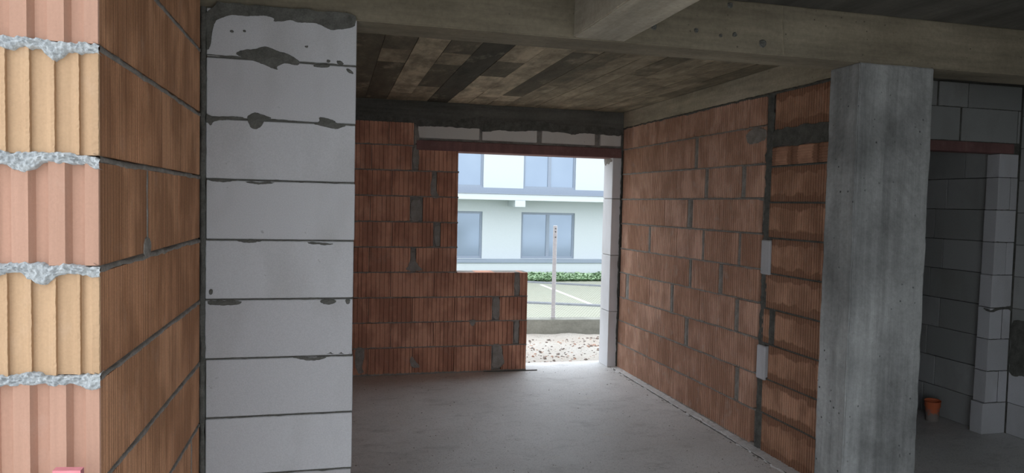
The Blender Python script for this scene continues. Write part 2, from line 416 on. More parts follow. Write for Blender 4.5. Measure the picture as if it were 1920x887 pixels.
# ------------------------------------------------------------------ left brick wall
JZ = [.061 + .25 * k for k in range(0, 11)]
wl = box('wall_left', (XL - .238, XL - .03, YN + .035, YP + .23, 0, ZC), M['mortar'])
tag(wl, 'brown striated clay brick wall running into the picture on the left', 'wall', 'structure')
rl = random.Random(11)
def striated(y0, y1):
    out = []; y = y0 + .004
    while y < y1 - .012:
        p = rl.choice((.010, .013, .017, .022)); gd = rl.choice((.001, .002, .0035))
        out += [(XL, y), (XL - gd, y + .002), (XL - gd, y + .004), (XL, y + .006)]; y += p
    return out
def end_pink():
    P = []; x = XL - .25
    segs = [(-.762, 0), (-.728, 0), (-.718, .017), (-.690, .015), (-.688, 0), (-.655, 0), (-.645, .017), (-.617, .015), (-.615, 0), (-.582, 0), (-.572, .017), (-.544, .015), (-.542, 0), (-.514, 0)]
    return [(a, YN + b) for a, b in segs]
def end_cut():
    xs = [-.748, -.698, -.651, -.602, -.553, -.519]
    P = [(-.762, YN + .009)]
    for i, x in enumerate(xs):
        wv = rl.uniform(.007, .010) if i < len(xs) - 1 else .011
        P += [(x - wv - .010, YN + .008), (x - wv, YN + .004), (x - wv + .0015, YN + .0015), (x, YN + .0005)]
        if i < len(xs) - 1: P += [(x + .0008, YN + .011), (x + .003, YN + .012)]
    P[-1] = (-.514, YN + .0005)
    return P
left_splits = {7: [2.226, 2.65], 8: [2.42], 6: [2.46, 2.86], 9: [2.25, 2.67], 5: [2.28, 2.70], 4: [2.46, 2.88], 3: [2.47, 2.892], 2: [2.25, 2.68], 1: [2.26, 2.69], 10: [2.47]}
zs = [0.] + JZ[0:]
for k in range(len(zs) - 1):
    z0, z1 = zs[k] + .008, zs[k + 1] - .008
    if z1 - z0 < .03: continue
    sp = [YN] + left_splits.get(k, [2.24, 2.66]) + [YP - .008]
    for i in range(len(sp) - 1):
        a = sp[i] + (.003 if i else 0); b = sp[i + 1] - .003
        if i == 0:
            pink = (k % 2 == 1)
            poly = (end_pink() if pink else end_cut())
            face = [(x, y) for x, y in striated(a + .02, b)]
            poly = poly + [(XL, YN + .004)] + face + [(XL, b), (XL - .25, b)]
            ne = len(poly) - len(face) - 3; nz = 1 if pink else 44
            rag = None if pink else {i_ for i_, q in enumerate(poly[:ne]) if q[1] < YN + .0035}
            o = prism('brick', poly, z0, z1, M['brick_l'], wl, None, nz, rag)
            # the end face carries the fresh, paler clay
            me = o.data; me.materials.append(M['brick_pink'] if pink else M['brick_cut'])
            for pi_, pf in enumerate(me.polygons):
                if pi_ < ne * nz: pf.material_index = 1
            o['label'] = 'pink brick end with tongues and grooves' if pink else 'buff cut brick end with ragged clay webs'
        else:
            poly = [(XL, a)] + striated(a, b) + [(XL, b), (XL - .25, b), (XL - .25, a)]
            o = prism('brick', poly, z0, z1, M['brick_l'], wl)
for k, z in enumerate(JZ[1:]):
    bead('mortar_joint', (XL, YN - .003, z), (XL, YP - .006, z - .004), (1, 0, 0), M['mortar'], wl, .0105, .004, .002, .003, k * 3.1)
    bead('mortar_joint', (XL - .25, YN + .004, z + .003), (XL + .0015, YN + .004, z - .004), (0, -1, 0), M['mortar_l'], wl, .0125, .004, .007, .022, k * 5.3 + 1, .002, 14, .02, None, 34.)
for k, y in ((7, 2.226), (3, 2.892)):
    bead('mortar_joint', (XL, y, zs[k] + .01), (XL, y, zs[k + 1] - .01), (1, 0, 0), M['mortar'], wl, .006, .004, .002, 0, 8. + k)
smear('mortar_smear', [at(x, y, 0, XL) for x, y in ((268, 478), (270, 450), (276, 442), (283, 455), (280, 482), (274, 486))], (1, 0, 0), .003, M['mortar'], wl)

# ------------------------------------------------------------------ white pier (aerated blocks)
wp = box('wall_front', (-.488, .086, YP + .006, YP + .225, 0, ZB), M['mortar_d'])
tag(wp, 'white aerated block pier with dark mortar smears beside the left brick wall', 'wall', 'structure')
PJ = [2.2904 - .2434 * k for k in range(10)]
pz = [ZB - .002] + PJ + [0.0]
rp = random.Random(5)
for i in range(len(pz) - 1):
    z1, z0 = pz[i] - .003, pz[i + 1] + .003
    L = .582; tl = rp.uniform(-.004, .004)
    if i == 1: tl = .022
    if i == 0: z0 += 0
    link('block', block_mesh(L, z1 - z0, .23, M['aac']), None, wp, (-.2 + rp.uniform(-.002, .002), YP + rp.uniform(-.001, .001), (z0 + z1) / 2))
for i, z in enumerate(PJ):
    bead('mortar_joint', (-.489, YP, z + (.006 if i < 2 else 0)), (.09, YP, z), (0, -1, 0), M['mortar_d'], wp, .0035, .0032, .001, .003 if i < 5 else 0, 20 + i * 2.7, .008)
SM = [
 [(386,94),(393,92),(397,62),(402,40),(412,35),(425,30),(435,28),(448,29),(460,30),(497,29),(508,32),(515,35),(512,41),(530,40),(547,37),(556,42),(570,43),(592,43),(604,48),(612,53),(622,57),(634,55),(650,54),(662,51),(667,47),(667,25),(600,20),(540,15),(470,8),(386,0)],
 [(440,99),(455,93),(475,93),(490,88),(500,87),(512,92),(525,97),(540,101),(552,108),(562,115),(560,123),(550,122),(535,118),(525,122),(518,126),(522,132),(508,127),(490,119),(470,112),(450,107)],
 [(463,218),(472,213),(480,210),(495,216),(512,222),(497,224),(490,238),(480,243),(470,240),(465,228)],
 [(597,219),(612,221),(628,226),(630,231),(640,233),(650,236),(640,239),(632,243),(618,240),(605,237),(585,232),(600,229)],
 [(386,212),(392,216),(402,219),(440,218),(460,220),(450,224),(430,224),(410,226),(400,228),(395,237),(390,230),(386,230)],
 [(613,111),(620,113),(618,118),(612,117)], [(630,113),(640,114),(646,121),(634,122)], [(648,127),(660,132),(664,140),(652,136)],
 [(586,122),(600,119),(620,122),(616,127),(590,126)],
 [(598,566),(605,561),(625,560),(632,565),(625,570),(610,572)], [(545,670),(560,668),(585,671),(615,668),(605,674),(585,677),(565,674)],
 [(646,561),(658,561),(655,571),(649,570)], [(393,541),(400,543),(398,553),(391,552)], [(388,563),(420,563),(455,564),(450,571),(430,573),(405,572),(390,572)],
 [(612,664),(620,660),(626,664)], [(634,663),(640,660),(646,664)], [(388,336),(400,335),(440,337),(430,342),(400,341)], [(455,339),(520,341),(500,346),(470,345)],
 [(430,57),(437,56),(439,61),(432,61)], [(455,56),(461,56),(461,61),(456,60)], [(571,86),(578,85),(577,90),(572,89)],
 [(575,453),(605,455),(630,457),(610,460),(580,458)], [(440,449),(480,450),(495,452),(470,456),(450,454)]]
for s_ in SM:
    smear('mortar_smear', [at(x, y, 1, YP) for x, y in s_], (0, -1, 0), .0025, M['mortar_d'], wp)
# ragged mortar fill between the brick wall and the pier
bead('mortar_joint', (-.500, YP - .004, 0.02), (-.500, YP - .004, ZB - .002), (.3, -1, 0), M['mortar_d'], wp, .013, .004, .004, .004, 41., .02, 5, .02, Vector((1, 0, 0)))

# ------------------------------------------------------------------ back wall
wb = link('wall_back', boxes_mesh('wall_back', [(-.50, 1.228, YB + .035, YB + .242, 0, 2.505), (1.228, 1.985, YB + .035, YB + .242, 0, 1.022), (1.228, XR, YB + .035, YB + .242, 2.25, 2.505), (2.90, XR, YB + .035, YB + .242, 0, 2.25), (XR, XR + .245, YB + .035, YB + .242, 0, 2.505)]), M['mortar'])
tag(wb, 'red-brown ribbed brick back wall with a window and door opening', 'wall', 'structure')
bz = [.005, .272, .525, .775, 1.028, 1.278, 1.53, 1.785, 2.037, 2.285, 2.515]
BACK = {  # course: (pixel row, bricks as pixel spans)
 10: (248, [(667, 729.5), (729.5, 776.6)]), 9: (295, [(667, 697), (697, 773), (785, 860)]), 8: (345, [(667, 735), (735, 810), (819, 859.4)]),
 7: (394, [(667, 694), (694, 769), (792.7, 858.8)]), 6: (440, [(667, 735), (735, 812.6), (826, 858)]), 5: (488, [(667, 691.8), (691.8, 770), (780, 857)]),
 4: (534, [(667, 732.5), (732.5, 813.6), (813.6, 891.8), (891.8, 965), (975, 989.4)]), 3: (580, [(667, 691), (691, 773), (773, 852), (852, 923), (936.5, 988.6)]),
 2: (625, [(667, 733), (733, 812.4), (812.4, 890.6), (890.6, 962.5), (973.7, 988)]), 1: (670, [(690, 773), (773, 850.8), (850.8, 921.6), (939, 986.5)])}
rbk = random.Random(21)
for k, (py, spans) in BACK.items():
    z0, z1 = bz[k - 1] + .006, bz[k] - .006
    first = at(spans[0][0], py, 1, YB).x
    sp = [(at(a, py, 1, YB).x, at(b, py, 1, YB).x) for a, b in spans]
    if k != 1: sp[0] = (sp[0][1] - .43 if sp[0][1] - sp[0][0] < .43 else sp[0][0], sp[0][1])
    q = sp[0][0]
    while q > -.45: sp.insert(0, (max(q - .43, -.49), q)); q -= .43
    for a, b in sp:
        if b - a < .03: continue
        me = ribbed(b - a - .006, z1 - z0, .25, .043, .0062, .014, M['brick_b'], .16, 'bk%d' % rbk.randint(0, 2))
        link('brick', me, None, wb, ((a + b) / 2, YB + rbk.uniform(-.002, .002), (z0 + z1) / 2), (0, rbk.uniform(-.003, .003), 0))
for k in range(0, 10):
    xe = 1.98 if k <= 3 else (1.235 if k < 9 else .78)
    if k == 4: bead('mortar_joint', (-.49, YB, bz[4]), (1.236, YB, bz[4]), (0, -1, 0), M['mortar'], wb, .0085, .005, .002, .004, 60.)
    else: bead('mortar_joint', (-.49, YB, bz[k] + .003), (xe, YB, bz[k]), (0, -1, 0), M['mortar'], wb, .0085 if k else .014, .005, .002, .004, 50 + k * 1.9)
def bpatch(pts, mat='mortar', th=.002): smear('mortar_smear', [at(x, y, 1, YB) for x, y in pts], (0, -1, 0), th, M[mat], wb)
for pts in ([(921,645),(939,644),(943,664),(946,688),(918,690),(926,668)], [(665,652),(684,652),(683,672),(678,690),(684,700),(667,701)], [(770,690),(768,675),(772,666),(778,676),(790,690)],
            [(770,466),(779,466),(778,488),(786,500),(796,508),(758,508),(768,496)], [(926,556),(935,556),(938,570),(936,600),(925,598),(922,575)], [(879,599),(894,599),(888,612),(883,611)],
            [(964,512),(975,512),(975,552),(966,553)], [(964,602),(974,602),(973,640),(963,641)], [(776,234),(785,240),(786,270),(775,268)], [(775,272),(785,270),(786,318),(774,316)], [(770,372),(792,374),(788,416),(768,414)], [(810,328),(819,328),(818,360),(826,372),(806,371)], [(813,422),(826,422),(825,462),(816,462)]):
    bpatch(pts)
# blocks above the lintel, clay lintel, white door pier
z_l0, z_l1 = 2.245, 2.345
lt = box('lintel', (.80, XR - .005, YB - .004, YB + .25, z_l0, z_l1), M['lintel'], wb, .006); lt['label'] = 'dark red clay lintel over the opening'
for a, b in ((783, 899), (904, 1007), (1016, 1116), (1126, 1165)):
    xa, xb = at(a, 255, 1, YB).x, at(b, 258, 1, YB).x
    link('block', block_mesh(xb - xa, .125, .24, M['aac_beige'], .006), None, wb, ((xa + xb) / 2, YB - .001, 2.431))
smear('mortar_smear', [at(x, y, 1, YB) for x, y in ((668, 222), (700, 224), (740, 226), (780, 230), (783, 238), (800, 236), (830, 238), (860, 240), (900, 241), (905, 248), (935, 244), (960, 247), (1000, 245), (1020, 246), (1060, 249), (1075, 254), (1090, 249), (1120, 252), (1140, 254), (1167, 256), (1167, 240), (1000, 232), (800, 222), (668, 214))], (0, -1, 0), .004, M['mortar_d'], wb)
for i, (z0, z1) in enumerate(((.0, .60), (.604, 1.205), (1.209, 1.81), (1.814, 2.245))):
    o = link('block', block_mesh(.108, z1 - z0 - .002, .25, M['aac_w'], .004), None, wb, (2.941, YB - .002, (z0 + z1) / 2))
for pts in ([(1133, 296), (1148, 298), (1148, 304), (1144, 303), (1142, 309), (1138, 306), (1135, 312), (1133, 306)],):
    smear('mortar_smear', [(2.886, at(x, y, 0, 2.886).y, at(x, y, 0, 2.886).z) for x, y in pts], (-1, 0, 0), .003, M['mortar'], wb)
bead('mortar_joint', (XR - .006, YB - .004, 0.01), (XR - .006, YB - .004, 2.50), (-.7, -1, 0), M['mortar_d'], wb, .014, .006, .003, .008, 77., .02, 4, .02, Vector((1, 0, 0)))

# ------------------------------------------------------------------ right wall
wr = box('wall_right', (XR + .035, XR + .242, BB, YB, 0, 2.555), M['mortar'])
tag(wr, 'finely ribbed clay brick wall along the right side of the room', 'wall', 'structure')
RJ = [(.0, .012), (.269, .275), (.512, .541), (.764, .800), (1.027, 1.057), (1.283, 1.302), (1.549, 1.556), (1.806, 1.811), (2.073, 2.058), (2.33, 2.331), (2.562, 2.548)]
YF, YS = 7.09, 4.52
def rjz(k, y): a, b = RJ[k]; t_ = (YF - y) / (YF - YS); return a + (b - a) * t_
RIGHT = {
 10: (245, [(1168, 1183.8), (1183.8, 1227.8), (1227.8, 1277.4), (1277.4, 1334.9), (1334.9, 1405.8), (1405.8, 1437)]),
 9: (297, [(1168, 1204), (1204, 1250), (1250, 1302), (1309, 1361), (1361, 1436)]),
 8: (345, [(1167, 1183), (1183, 1222), (1222, 1271.8), (1271.8, 1321), (1327, 1389.7), (1397, 1432)]),
 7: (397, [(1166, 1200), (1200, 1245.8), (1245.8, 1287.5), (1297.7, 1352.5), (1352.5, 1423)]),
 6: (450, [(1165, 1177.5), (1177.5, 1215.4), (1220, 1268.4), (1268.4, 1315.7), (1320, 1383.5), (1388.5, 1424)]),
 5: (500, [(1163, 1195.8), (1195.8, 1241.3), (1241.3, 1291), (1296.6, 1346), (1354, 1422)]),
 4: (560, [(1162, 1172.5), (1179, 1217.2), (1217.2, 1256), (1262.7, 1311), (1311, 1376), (1384.7, 1421)]),
 3: (615, [(1160, 1193), (1193, 1238), (1238, 1282), (1290, 1340.5), (1340.5, 1414)]),
 2: (660, [(1158, 1174), (1174, 1215), (1215, 1257.8), (1257.8, 1313.5), (1313.5, 1376), (1384.7, 1413)]),
 1: (712, [(1157, 1190.6), (1190.6, 1235.7), (1235.7, 1287.5), (1287.5, 1346), (1346, 1407)])}
rrt = random.Random(9)
gaps = []
for k, (py, spans) in RIGHT.items():
    pr = None
    for a, b in spans:
        # the row drops with the course: follow it on the wall
        def yy(px):
            z = .5 * (RJ[k][0] + RJ[k - 1][0]); p_ = at(px, py, 0, XR)
            for _ in range(4):
                z = .5 * (rjz(k, p_.y) + rjz(k - 1, p_.y)); 
                # find pixel row whose ray at this column meets height z on the wall
                lo, hi = 0., 887.
                for _ in range(24):
                    mid = (lo + hi) / 2
                    if at(px, mid, 0, XR).z > z: lo = mid
                    else: hi = mid
                p_ = at(px, lo, 0, XR)
            return p_.y
        ya, yb = min(yy(a), YB - .004), yy(b)
        if pr is not None and pr - ya > .02: gaps.append((k, (pr + ya) / 2, pr - ya))
        pr = yb
        ym = (ya + yb) / 2; zt, zb_ = rjz(k, ym) - .0065, rjz(k - 1, ym) + .0065
        L = ya - yb - .010
        sl = .5 * (RJ[k][1] - RJ[k][0] + RJ[k - 1][1] - RJ[k - 1][0]) / (YF - YS)
        me = ribbed(L, round(zt - zb_, 2), .25, .031, .0115, .024, M['brick_r'], .05, 'rt%d' % rrt.randint(0, 1))
        link('brick', me, None, wr, (XR + rrt.uniform(-.003, .003), ym, (zt + zb_) / 2), (0, -sl, -pi / 2))
for k, y, w_ in gaps:
    bead('mortar_joint', (XR + .001, y, rjz(k - 1, y) + .01), (XR + .001, y, rjz(k, y) - .008), (-1, 0, 0), M['mortar'], wr, w_ / 2 + .003, .006, .001, .004, k * 2.3 + y * 7)
for k in range(0, 10):
    bead('mortar_joint', (XR, YB - .01, rjz(k, YB)), (XR, 4.50, rjz(k, 4.5)), (-1, 0, 0), M['mortar'], wr, .0095 if k else .02, .005, .001, .006, 90 + k * 2.1)
bead('mortar_joint', (XR, YB - .01, 2.557), (XR, BB + .02, 2.545), (-1, 0, 0), M['mortar_d'], wr, .012, .006, .002, .006, 117.)
# damp bricks between the mortar strip and the column
ZBJ = [.0, .283, .533, .783, 1.033, 1.283, 1.533, 1.783, 2.033, 2.283, 2.545]
DAMP = {10: (4.405, []), 8: (4.43, []), 7: (4.43, []), 6: (4.385, []), 5: (4.45, []), 4: (4.315, []), 3: (4.375, []), 2: (4.44, []), 1: (4.43, [])}
for k, (ys_, _) in DAMP.items():
    z0, z1 = ZBJ[k - 1] + .006, ZBJ[k] - .007
    y = ys_
    for L in (.5, .5, .5):
        yb = max(y - L, BB + .02)
        if y - yb < .08: break
        me = ribbed(y - yb - .004, z1 - z0, .25, .0254, .0095, .020, M['brick_rd'], .05)
        link('brick', me, None, wr, (XR + rrt.uniform(-.004, .002), (y + yb) / 2, (z0 + z1) / 2), (0, 0, -pi / 2))
        y = yb
# course 9: cut pieces with grooves lying level under a mortar bed
for a, b in ((4.42, 4.215), (4.19, 3.945), (3.925, 3.70), (3.69, 3.42)):
    me = ribbed(.125, round(a - b, 2), .25, .018, .006, .005, M['brick_rd'], .1, 'lv')
    link('brick', me, None, wr, (XR, (a + b) / 2, 2.033 + .07), (radians(90) * 0, radians(90), -pi / 2))
smear('mortar_smear', [(XR, y, z) for y, z in ((4.43, 2.29), (4.2, 2.30), (3.9, 2.285), (3.4, 2.29), (3.4, 2.165), (3.7, 2.17), (3.93, 2.16), (4.05, 2.175), (4.2, 2.155), (4.3, 2.18), (4.44, 2.16))], (-1, 0, 0), .003, M['mortar_d'], wr)
smear('mortar_smear', [at(x, y, 0, XR) for x, y in ((1398, 247), (1437, 238), (1438, 262), (1420, 268), (1402, 272))], (-1, 0, 0), .003, M['mortar'], wr)
for k in range(1, 9):
    bead('mortar_joint', (XR + .002, 4.43, ZBJ[k]), (XR + .002, BB + .02, ZBJ[k]), (-1, 0, 0), M['mortar_d'], wr, .009, .003, .001, .002, 140 + k * 3.)
bead('mortar_joint', (XR, 4.475, .0), (XR, 4.465, 2.54), (-1, 0, 0), M['mortar_d'], wr, .034, .012, .002, .016, 155., .02, 5)
bead('mortar_joint', (XR, 4.36, .79), (XR, 4.36, 1.03), (-1, 0, 0), M['mortar_d'], wr, .04, .006, .002, 0, 158.)
# narrow clay piece and two slivers of aerated block in the strip
link('brick', ribbed(.085, .236, .25, .0254, .0095, .020, M['brick_rd'], .05), None, wr, (XR - .004, 4.42, .908), (0, 0, -pi / 2))
for px0, px1, py0, py1 in ((1429.5, 1446, 450, 515), (1421, 1436.5, 647, 711)):
    a = at(px0, (py0 + py1) / 2, 0, XR); b = at(px1, (py0 + py1) / 2, 0, XR); zt = at((px0 + px1) / 2, py0, 0, XR).z; zb_ = at((px0 + px1) / 2, py1, 0, XR).z
    o = link('block', block_mesh(a.y - b.y, zt - zb_, .2, M['aac_pier'], .008), None, wr, (XR - .016, (a.y + b.y) / 2, (zt + zb_) / 2), (0, 0, -pi / 2))
    o['label'] = 'pale sliver of aerated block packed into the mortar strip'

# crumbled mortar strip along the foot of the right wall
def strip(name, xa, xb, y0, y1, mat, parent, hgt=.012, seg=.03, seed=0):
    n = int((y1 - y0) / seg); v = []; f = []
    for i in range(n + 1):
        y = y0 + (y1 - y0) * i / n; wv = (xb - xa) * (.65 + .5 * noise.noise(Vector((y * 3, seed, 0))) + .25 * noise.noise(Vector((y * 13, seed, 3))))
        for j, tt in enumerate((1., .85, .5, .2, 0.)):
            h_ = (0 if j == 0 else hgt * (.6 + .9 * (1 - tt)) * (1 + .8 * noise.noise(Vector((y * 22, j * 3.3, seed)))))
            v.append((xb - wv * tt, y, max(0, h_) - (.004 if j == 0 else 0)))
    for i in range(n):
        for j in range(4): a = i * 5 + j; f.append((a, a + 1, a + 6, a + 5))
    return link(name, pydata(name, v, f), mat, parent)
strip('mortar_fillet', XR - .13, XR + .01, BB, YB, M['screed'], wr, .008, .015, 3)
bead('floor_crack', (XR - .085, BB + .1, .002), (XR - .075, YB - .1, .002), (0, 0, 1), M['mortar_d'], wr, .0025, .003, .003, .002, 311., .02, 4, .004, Vector((1, 0, 0)))
def rubble(name, region, n, smin, smax, mat, label, cat, parent=None, seed=1, zf=lambda x, y: 0.):
    r = random.Random(seed); v = []; f = []
    for _ in range(n):
        x, y = region(r); s = r.uniform(smin, smax) * (r.random() ** 1.5 * .8 + .35); b = len(v); z = zf(x, y)
        pts = [(-1, -.8, 0), (1, -.9, 0), (.9, .9, 0), (-.8, 1, 0), (-.6, -.5, .9), (.7, -.4, .7), (.4, .6, 1.), (-.5, .5, .6)]
        a = r.uniform(0, 6.28); ex = r.uniform(.6, 1.4)
        for px, py, pz_ in pts:
            px *= s * ex * r.uniform(.8, 1.2); py *= s * r.uniform(.8, 1.2)
            v.append((x + px * cos(a) - py * sin(a), y + px * sin(a) + py * cos(a), z + pz_ * s * .8 - .001))
        f += [tuple(b + i for i in q) for q in ((0, 1, 5, 4), (1, 2, 6, 5), (2, 3, 7, 6), (3, 0, 4, 7), (4, 5, 6, 7))]
    o = link(name, pydata(name, v, f), mat, parent)
    return tag(o, label, cat, 'stuff')
rubble('mortar_crumbs', lambda r: (XR - .02 - min(.22, abs(r.gauss(0, .055))), r.uniform(3.4, 7.0)), 900, .002, .009, M['mortar'], 'loose mortar crumbs along the foot of the right wall', 'debris', None, 2)
rubble('floor_grit', lambda r: (r.uniform(.1, 2.7), r.uniform(3.4, 7.05)), 700, .002, .006, M['mortar'], 'fine grit scattered over the concrete floor', 'grit', None, 3)
strip('mortar_fillet', YB * 0 - .05, .0, 0, .02, M['mortar'], wb) if False else None
# thin rod lying at the foot of the low wall
pa, pb = at(905, 695, 2, .004), at(1003, 690.5, 2, .004)
def tube(name, pts, r, mat, parent=None, n=8, cap=True):
    pts = [Vector(p) for p in pts]; c = sum(pts, Vector()) / len(pts); v = []; f = []
    for i, p in enumerate(pts):
        d = (pts[min(i + 1, len(pts) - 1)] - pts[max(i - 1, 0)]).normalized(); u = d.orthogonal().normalized(); w2 = d.cross(u)
        for j in range(n): a = 2 * pi * j / n; v.append(tuple(p - c + (u * cos(a) + w2 * sin(a)) * r))
    for i in range(len(pts) - 1):
        for j in range(n): f.append((i * n + j, i * n + (j + 1) % n, (i + 1) * n + (j + 1) % n, (i + 1) * n + j))
    if cap: f += [tuple(range(n - 1, -1, -1)), tuple(range((len(pts) - 1) * n, len(pts) * n))]
    return link(name, pydata(name, v, f), mat, parent, c)
rod = tube('steel_rod', [(pa.x, min(pa.y, YB - .012), .005), ((pa.x + pb.x) / 2, YB - .03, .006), (pb.x, min(pb.y, YB - .03), .005)], .005, M['mortar_d'])
tag(rod, 'thin dark rod lying on the floor at the foot of the low brick wall', 'rod')

# ------------------------------------------------------------------ aerated block walls on the right
def course_blocks(parent, axis, face, z0, z1, cuts, dep, mat, r):
    for a, b in cuts:
        L = abs(b - a) - .008
        if L < .02: continue
        if axis == 'Y':   # face looks to -y, runs along x
            link('block', block_mesh(L, z1 - z0 - .004, dep, mat), None, parent, ((a + b) / 2, face + r.uniform(-.002, .002), (z0 + z1) / 2))
        else:             # face looks to -x, runs along y
            link('block', block_mesh(L, z1 - z0 - .004, dep, mat), None, parent, (face + r.uniform(-.002, .002), (a + b) / 2, (z0 + z1) / 2), (0, 0, -pi / 2))
rp2 = random.Random(31)
wd = link('wall_partition', boxes_mesh('wall_partition', [(3.245, 4.08, YD + .006, YD + .105, 0, ZC), (4.08, 5.02, YD + .006, YD + .105, 2.29, ZC), (5.02, XS, YD + .006, YD + .105, 0, ZC)]), M['mortar_d'])
tag(wd, 'grey aerated block partition with a doorway behind the concrete column', 'wall', 'structure')
dz = [0, .25, .501, .754, 1.003, 1.26, 1.517, 1.769, 2.022, 2.205]
for i in range(9):
    xl = 4.965 if i == 0 else 4.985 + .003 * i
    cuts = [(xl, XS)] if i % 2 == 0 else [(xl, xl + .125), (xl + .125, XS)]
    course_blocks(wd, 'Y', YD, dz[i], dz[i + 1], cuts, .11, M['aac_pier'], rp2)
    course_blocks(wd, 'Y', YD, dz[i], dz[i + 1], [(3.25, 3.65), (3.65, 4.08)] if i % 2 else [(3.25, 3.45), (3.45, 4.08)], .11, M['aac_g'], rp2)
ld = box('lintel', (3.95, 5.145, YD - .003, YD + .11, 2.207, 2.285), M['lintel'], wd, .004); ld['label'] = 'dark red clay lintel over the doorway'
course_blocks(wd, 'Y', YD, 2.287, 2.541, [(3.25, 3.45), (3.45, 4.045), (4.045, 4.622), (4.63, 5.168), (5.172, XS)], .11, M['aac_g'], rp2)
course_blocks(wd, 'Y', YD, 2.541, ZC - .004, [(3.25, 3.75), (3.75, 4.40), (4.41, 4.685), (4.687, XS)], .11, M['aac_g'], rp2)
for i in (1, 2, 3, 4, 5, 6, 7, 8):
    bead('mortar_joint', (4.995, YD, dz[i]), (XS, YD, dz[i]), (0, -1, 0), M['mortar_d'], wd, .0035, .004, .001, .006 if i in (2, 4) else .002, 200 + i * 3.7, .008)
for z in (2.287, 2.541):
    bead('mortar_joint', (4.1, YD, z), (XS, YD, z), (0, -1, 0), M['mortar_d'], wd, .004, .003, .001, .002, 230 + z, .01)
smear('mortar_smear', [at(x, y, 1, YD) for x, y in ((1842, 577), (1850, 579), (1858, 583), (1868, 577), (1890, 575), (1898, 572), (1899, 578), (1897, 586), (1892, 580), (1880, 580), (1870, 582), (1862, 586), (1850, 584))], (0, -1, 0), .002, M['mortar_d'], wd)
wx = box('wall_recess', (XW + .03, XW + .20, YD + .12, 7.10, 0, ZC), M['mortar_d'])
tag(wx, 'dim aerated block wall seen through the doorway behind the column', 'wall', 'structure')
REC = {1: (740, [1729.7]), 2: (680, [1752.6]), 3: (640, [1736.7]), 4: (590, [1760.7]), 5: (528, [1742.8]), 6: (478, [1767]), 7: (420, [1752]), 8: (366, [1775.7]), 9: (310, [1809.5])}
for k in range(1, 12):
    z0, z1 = .253 * (k - 1), min(.253 * k, ZC)
    y0 = YD + .12
    if k in REC:
        c0 = at(REC[k][1][0], REC[k][0], 0, XW).y
    else: c0 = YD + .12 + (.3 if k % 2 else .55)
    cuts = [(y0, c0)]; y = c0
    while y < 7.05: cuts.append((y, min(y + .6, 7.09))); y += .6
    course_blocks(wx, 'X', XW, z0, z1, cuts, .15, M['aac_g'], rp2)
wsd = box('wall_side', (XS + .006, XS + .24, YO, YD + .11, -.03, ZC), M['mortar_d'])
tag(wsd, 'aerated block side wall at the far right edge', 'wall', 'structure')
for k in range(1, 12):
    z0, z1 = .25 * (k - 1), min(.25 * k, ZC)
    y = YD - .005 - (.3 if k % 2 else 0); cuts = [(y, YD - .005)] if k % 2 else []
    while y > YO + .02: cuts.append((max(y - .6, YO + .01), y)); y -= .6
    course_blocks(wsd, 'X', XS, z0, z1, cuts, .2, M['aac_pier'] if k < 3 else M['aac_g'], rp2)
smear('mortar_smear', [(XS, y, z) for y, z in ((YD - .002, .50), (YD - .05, .46), (YD - .12, .49), (YD - .2, .47), (YD - .3, .5), (YD - .5, .6), (YD - .5, .9), (YD - .3, .86), (YD - .1, .92), (YD - .002, .9))], (-1, 0, 0), .003, M['mortar_d'], wsd)
wf = box('wall_shade', (2.75, XS, -.20, .04, -.03, ZC), M['aac_g'])  # unseen wall, added to hold front light off the right side
tag(wf, 'unseen block wall added to dim the right side of the front', 'wall', 'structure')
wrb = box('wall_far', (XR + .25, XW + .2, 7.10, 7.34, 0, ZC), M['aac_g'])
tag(wrb, 'block wall closing the dim room behind the partition', 'wall', 'structure')
wlr = box('wall_room', (-.76, -.53, YP + .24, 7.34, 0, ZC), M['mortar'])
tag(wlr, 'brick wall closing the room behind the white pier', 'wall', 'structure')
for k in range(1, 11):
    y = YP + .25 + (.22 if k % 2 else 0)
    if k % 2: link('brick', ribbed(.21, .236, .24, .043, .0062, .014, M['brick_b'], .16), None, wlr, (-.495, YP + .36, .25 * k - .125), (0, 0, pi / 2))
    while y < YB - .1:
        L = min(.43, YB - y); link('brick', ribbed(L - .004, .236, .24, .043, .0062, .014, M['brick_b'], .16), None, wlr, (-.495, y + L / 2, .25 * k - .125), (0, 0, pi / 2)); y += L

# orange drain pipe
pp = at(1753, 790, 2, 0)
t = NT('orange_pvc'); n_ = t.noise(t.coord(rnd=False), 22, 4); tc = t.n('ShaderNodeTexCoord'); sx = t.n('ShaderNodeSeparateXYZ', {0: tc.outputs['Generated']})
dirt = t.ramp(t.math('ADD', sx.outputs[2], t.math('MULTIPLY', t.math('SUBTRACT', n_, .5), 1.1)), [(.35, 1.), (.62, 0.)])
M['pipe'] = t.out(t.mix(dirt, (.62, .16, .07), (.24, .21, .19)), .6)
prof = [(.052, 0), (.052, .115), (.060, .125), (.060, .163), (.063, .166), (.063, .172), (.058, .172), (.056, .16), (.047, .12), (.047, 0.02)]
v = []; f = []; n = 28
for r_, z in prof:
    for i in range(n): a = 2 * pi * i / n; v.append((r_ * cos(a), r_ * sin(a), z))
for k in range(len(prof) - 1):
    for i in range(n): f.append((k * n + i, k * n + (i + 1) % n, (k + 1) * n + (i + 1) % n, (k + 1) * n + i))
f.append(tuple(range((len(prof) - 1) * n, len(prof) * n)))
pipe = link('drain_pipe', pydata('drain_pipe', v, f), M['pipe'], None, (pp.x, pp.y + .03, 0), (.06, -.08, 0))
for pl in pipe.data.polygons: pl.use_smooth = True
tag(pipe, 'stub of orange plastic drain pipe standing by the block wall', 'pipe')
